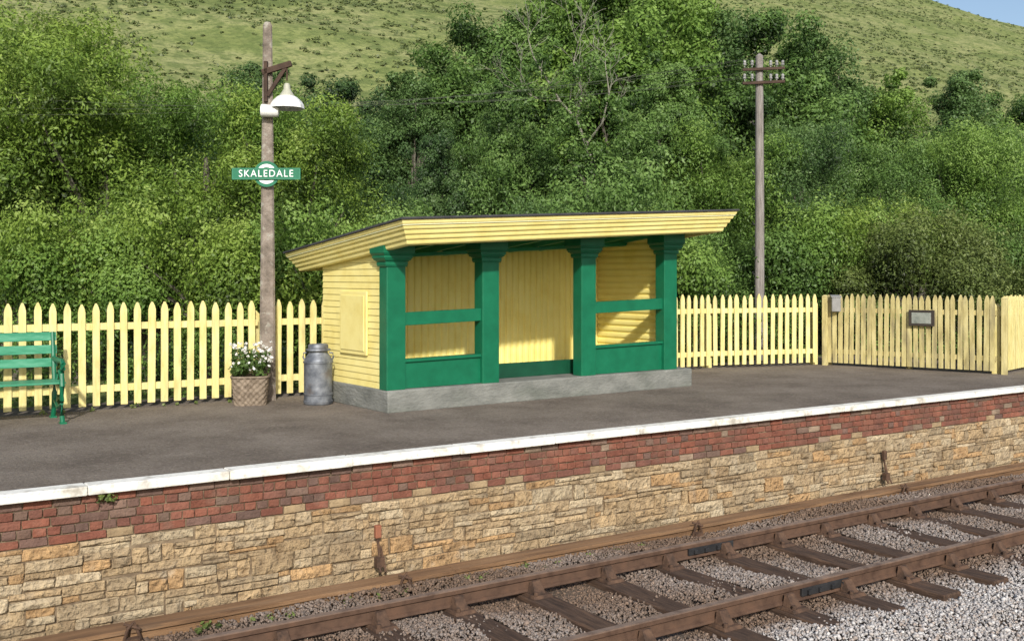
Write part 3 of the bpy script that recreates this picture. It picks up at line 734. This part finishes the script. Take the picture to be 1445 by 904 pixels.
for a in [('d',610,22.8,190,L_dk,LB,'tree','tree',.8),('d',705,24,110,L_md,LC,'tree','tree',.8),('c',930,24,95,L_md,LC,'tree','tree',.9),('b',1010,24,190,L_l2,LC),('a',1130,24.5,180,L_m2,LC),('b',1240,26,200,L_md,LB),('a',1350,27,180,L_l2,LC),('b',1450,27,200,L_m2,LB)]: tree(*a)
SA='low leafy green shrub growing behind the picket fence'
for a in [('e',20,16.2,310,L_l2),('f',110,16.4,290,L_lt),('e',200,16.2,320,L_l2),('f',290,16.2,290,L_lt),('e',360,16.4,310,L_lt),('f',440,16.6,290,L_l2),('e',530,17.5,300,L_md),
          ('f',640,18.5,290,L_md),('f',760,18.5,280,L_m2),('f',830,18.6,232,L_md),('e',900,18.8,300,L_l2),('f',980,18.6,310,L_md),('e',1040,19.5,300,L_md),('f',1120,20.5,270,L_l2),('e',1190,21,300,L_l2),('f',1225,22.5,280,L_lt),('e',1390,20.5,345,L_ol),('f',1300,21.5,290,L_ol),('f',1380,22.5,310,L_ol),('f',1460,22,320,L_md),('f',1160,19.5,345,L_l2),('e',1250,20,350,L_ol),('e',1060,18.6,350,L_md)]:
    tree(*a,SA,cat='shrub',name='shrub',group='shrubs behind the picket fence')
# low undergrowth right behind the fence
cs=[];rd=[]
for i in range(420):
    x=random.uniform(-2,17); y=14.15+random.random()*1.3; h=random.uniform(.05,1.05); cs.append((x,y,h)); rd.append(random.uniform(.16,.34))
for i in range(160):
    y=random.uniform(9.8,13.8); x=17.6+(13.8-y)*.15+random.random()*1.2; cs.append((x,y,random.uniform(.05,1.0))); rd.append(random.uniform(.16,.34))
cs=np.array(cs);rd=np.array(rd)
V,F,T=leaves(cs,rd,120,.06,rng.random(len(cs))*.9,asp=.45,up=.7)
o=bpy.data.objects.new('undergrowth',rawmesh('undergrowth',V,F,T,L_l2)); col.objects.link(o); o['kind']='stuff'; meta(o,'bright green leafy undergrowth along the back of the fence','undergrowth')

# half-bare tree whose branches run through the greenery
DB=22.0
bxx,byy=stand(835,DB)
e=empty('bare_tree',(bxx,byy,-.1),'grey half-bare tree with thin branches among the greenery','tree')
mb=MB()
def P_(px,py,f=0): v=RV*((px-835)*DB/FPX)-VV*f; return Vector((v.x,v.y,ztop(py,DB)+.1))
def br(p,d,L,r,lv):
    pts=[p];rad=[r];q=Vector(p);dd=Vector(d)
    for i in range(4):
        dd=(dd+Vector((random.uniform(-.3,.3),random.uniform(-.3,.3),random.uniform(-.15,.2)))).normalized(); q=q+dd*L/4; pts.append(q.copy()); rad.append(max(.003,r*(1-.2*(i+1))))
    mb.tube(pts,rad,5)
    if lv>0:
        for i in range(3):
            k=random.choice([1,2,3,4]); nd_=(dd+Vector((random.uniform(-1,1),random.uniform(-1,1),random.uniform(-.3,.7)))).normalized()
            br(pts[k],nd_,L*random.uniform(.5,.75),rad[k]*.65,lv-1)
def limb(pts,r0,r1,tw=5):
    pts=[P_(*p) for p in pts]; n=len(pts); mb.tube(pts,[r0+(r1-r0)*i/(n-1) for i in range(n)],7)
    for i in range(tw):
        k=random.randint(1,n-1); d=(pts[k]-pts[k-1]).normalized()+Vector((random.uniform(-.9,.9),random.uniform(-.9,.4),random.uniform(-.3,.8)))
        br(pts[k],d.normalized(),random.uniform(.5,.95),max(.006,r1*.7),2)
limb([(835,395),(838,330),(830,280),(838,235),(826,205)],.075,.038,0)
limb([(826,205,.0),(812,172,.3),(788,148,.5),(770,120,.6),(752,92,.7),(744,68,.8)],.034,.010,6)
limb([(826,205,.0),(848,176,.3),(856,138,.5),(850,98,.6)],.028,.009,5)
limb([(812,172,.3),(818,136,.6),(806,98,.7),(812,72,.7)],.022,.008,5)
limb([(788,148,.5),(762,150,.7),(735,136,.8)],.016,.006,4)
mb.obj('trunk',m_bark2,e,smooth=True)
cs_=[]
for _ in range(90):
    r_=random.uniform(-2.0,1.7); f_=random.uniform(-1.0,.85); cs_.append(tuple(RV*r_-VV*f_+Vector((0,0,random.uniform(1.2,6.6)))))
for _ in range(26):
    cs_.append(tuple(RV*random.uniform(-.7,.6)-VV*random.uniform(.3,1.0)+Vector((0,0,random.uniform(2.4,4.5)))))
for _ in range(16):
    cs_.append(tuple(RV*random.uniform(-1.5,.6)-VV*random.uniform(.7,1.2)+Vector((0,0,random.uniform(4.4,6.3)))))
cs_=np.array(cs_)
V,F,T=leaves(cs_,rng.uniform(.16,.32,len(cs_)),150,.075,rng.random(len(cs_))*.7+.1)
o=bpy.data.objects.new('crown',rawmesh('sparse_crown',V,F,T,L_md)); col.objects.link(o); o.parent=e

# far wood mass
n=560; cs=[];rd=[]
for i in range(n):
    px=random.uniform(-150,1600); d=random.uniform(38,52); x,y=stand(px,d)
    hmax=max(1.5,ztop(np.interp(px,[-150,0,300,560,700,1100,1300,1600],[60,60,150,130,60,90,180,170]),d)); cs.append((x,y,random.uniform(.1,.92)*hmax)); rd.append(random.uniform(.8,1.7))
cs=np.array(cs);rd=np.array(rd)
V1,F1,T1=leaves(cs,rd,230,.25,rng.random(n)*.8)
o=bpy.data.objects.new('woodland',rawmesh('woodland',V1,F1,T1,L_dk)); col.objects.link(o)
o['kind']='stuff'; meta(o,'dark green wood at the foot of the hill','wood')

# flowers in planter
e=planter
cs=np.array([(random.uniform(-.18,.18),random.uniform(-.16,.16),random.uniform(.38,.66)) for _ in range(32)])
V,F,T=leaves(cs,rng.uniform(.04,.085,32),48,.05,rng.random(32)*.2); T=T*.38
cs=np.array([(random.uniform(-.25,.25),random.uniform(-.22,.18),random.uniform(.44,.80)) for _ in range(75)])
V2,F2,T2=leaves(cs,rng.uniform(.008,.022,75),11,.030,rng.random(75),asp=.9); T2=T2*0+.85+.15*rng.random(len(T2))
o=bpy.data.objects.new('flowering_plant',rawmesh('planter_foliage',np.concatenate([V,V2]),np.concatenate([F,F2+len(V)]),np.concatenate([T,T2]),L_fl)); col.objects.link(o); o.parent=e

cs=[];
for X in (1.75,1.8,1.85): cs.append((X,8.59,-.11))
for i in range(26): cs.append((random.uniform(1.8,7),random.uniform(8.0,8.2),-1.13))
for i in range(14): cs.append((random.uniform(1.5,5),random.uniform(13.25,13.45),.02))
cs=np.array(cs); V,F,T=leaves(cs,rng.uniform(.015,.05,len(cs)),18,.04,rng.random(len(cs)))
o=bpy.data.objects.new('weeds',rawmesh('weeds',V,F,T,L_ol)); col.objects.link(o); o['kind']='stuff'; meta(o,'small green weeds along the wall and trackside','weeds')

# ------------------------------------------------ hill
def crest(t): return 71.6-68*(t-.3986)
def hz(t,d):
    s=(d-40)/220.
    c=crest(max(-1.2,min(1.1,t)))
    if s<=0: return -.3
    z=c*(s**1.15) if s<=1 else c*(1-(s-1)**2*.8)
    x,y=d*(VX+VY*t),d*(VY-VX*t)
    z+=min(1,s*4)*(2.2*noise.noise(Vector((x*.025,y*.025,0)))+.8*noise.noise(Vector((x*.09,y*.09,3))))
    return z
ts=np.linspace(-1.3,1.3,240); ds=np.concatenate([np.linspace(38,140,110),np.linspace(143,430,90)])
V=np.array([(d*(VX+VY*t),d*(VY-VX*t),hz(t,d)) for d in ds for t in ts])
nt_=len(ts); F=np.array([(i*nt_+j,i*nt_+j+1,(i+1)*nt_+j+1,(i+1)*nt_+j) for i in range(len(ds)-1) for j in range(nt_-1)])
m_hill=M('hill_grass',[(.11,.140,.045),(.185,.215,.076),(.25,.26,.115),(.145,.18,.06)],scale=.11,rough=1,bump=.8,bscale=1.2,bdist=.4,spots=((.10,.135,.044),.7,.46,.62,.75),lo=.3,hi=.72,spec=.1,spots2=((.09,.12,.04),2.5,.50,.64,.65))
o=bpy.data.objects.new('hill',rawmesh('hill',V,F,np.ones(len(F)),m_hill,True)); col.objects.link(o); structure(o)
cs=[];rd=[]
for i in range(24000):
    t=random.uniform(-.6,.6); d=60+210*random.random()**1.1
    x,y=d*(VX+VY*t),d*(VY-VX*t)
    if noise.noise(Vector((x*.04,y*.04,9)))<random.uniform(-.6,.3): continue
    r=random.uniform(.13,.5)*(1 if random.random()<.97 else 2.4)
    cs.append((x,y,hz(t,d)+r*.15)); rd.append(r)
cs=np.array(cs); rd=np.array(rd)
V,F,T=leaves(cs,rd,18,.30,rng.random(len(cs))*.8,squash=.5,up=.9,asp=.7)
o=bpy.data.objects.new('hillside_scrub',rawmesh('hillside_scrub',V,F,T,L_sc)); col.objects.link(o); o['kind']='stuff'; meta(o,'olive green scrub and tussocks scattered over the grassy hill','scrub')
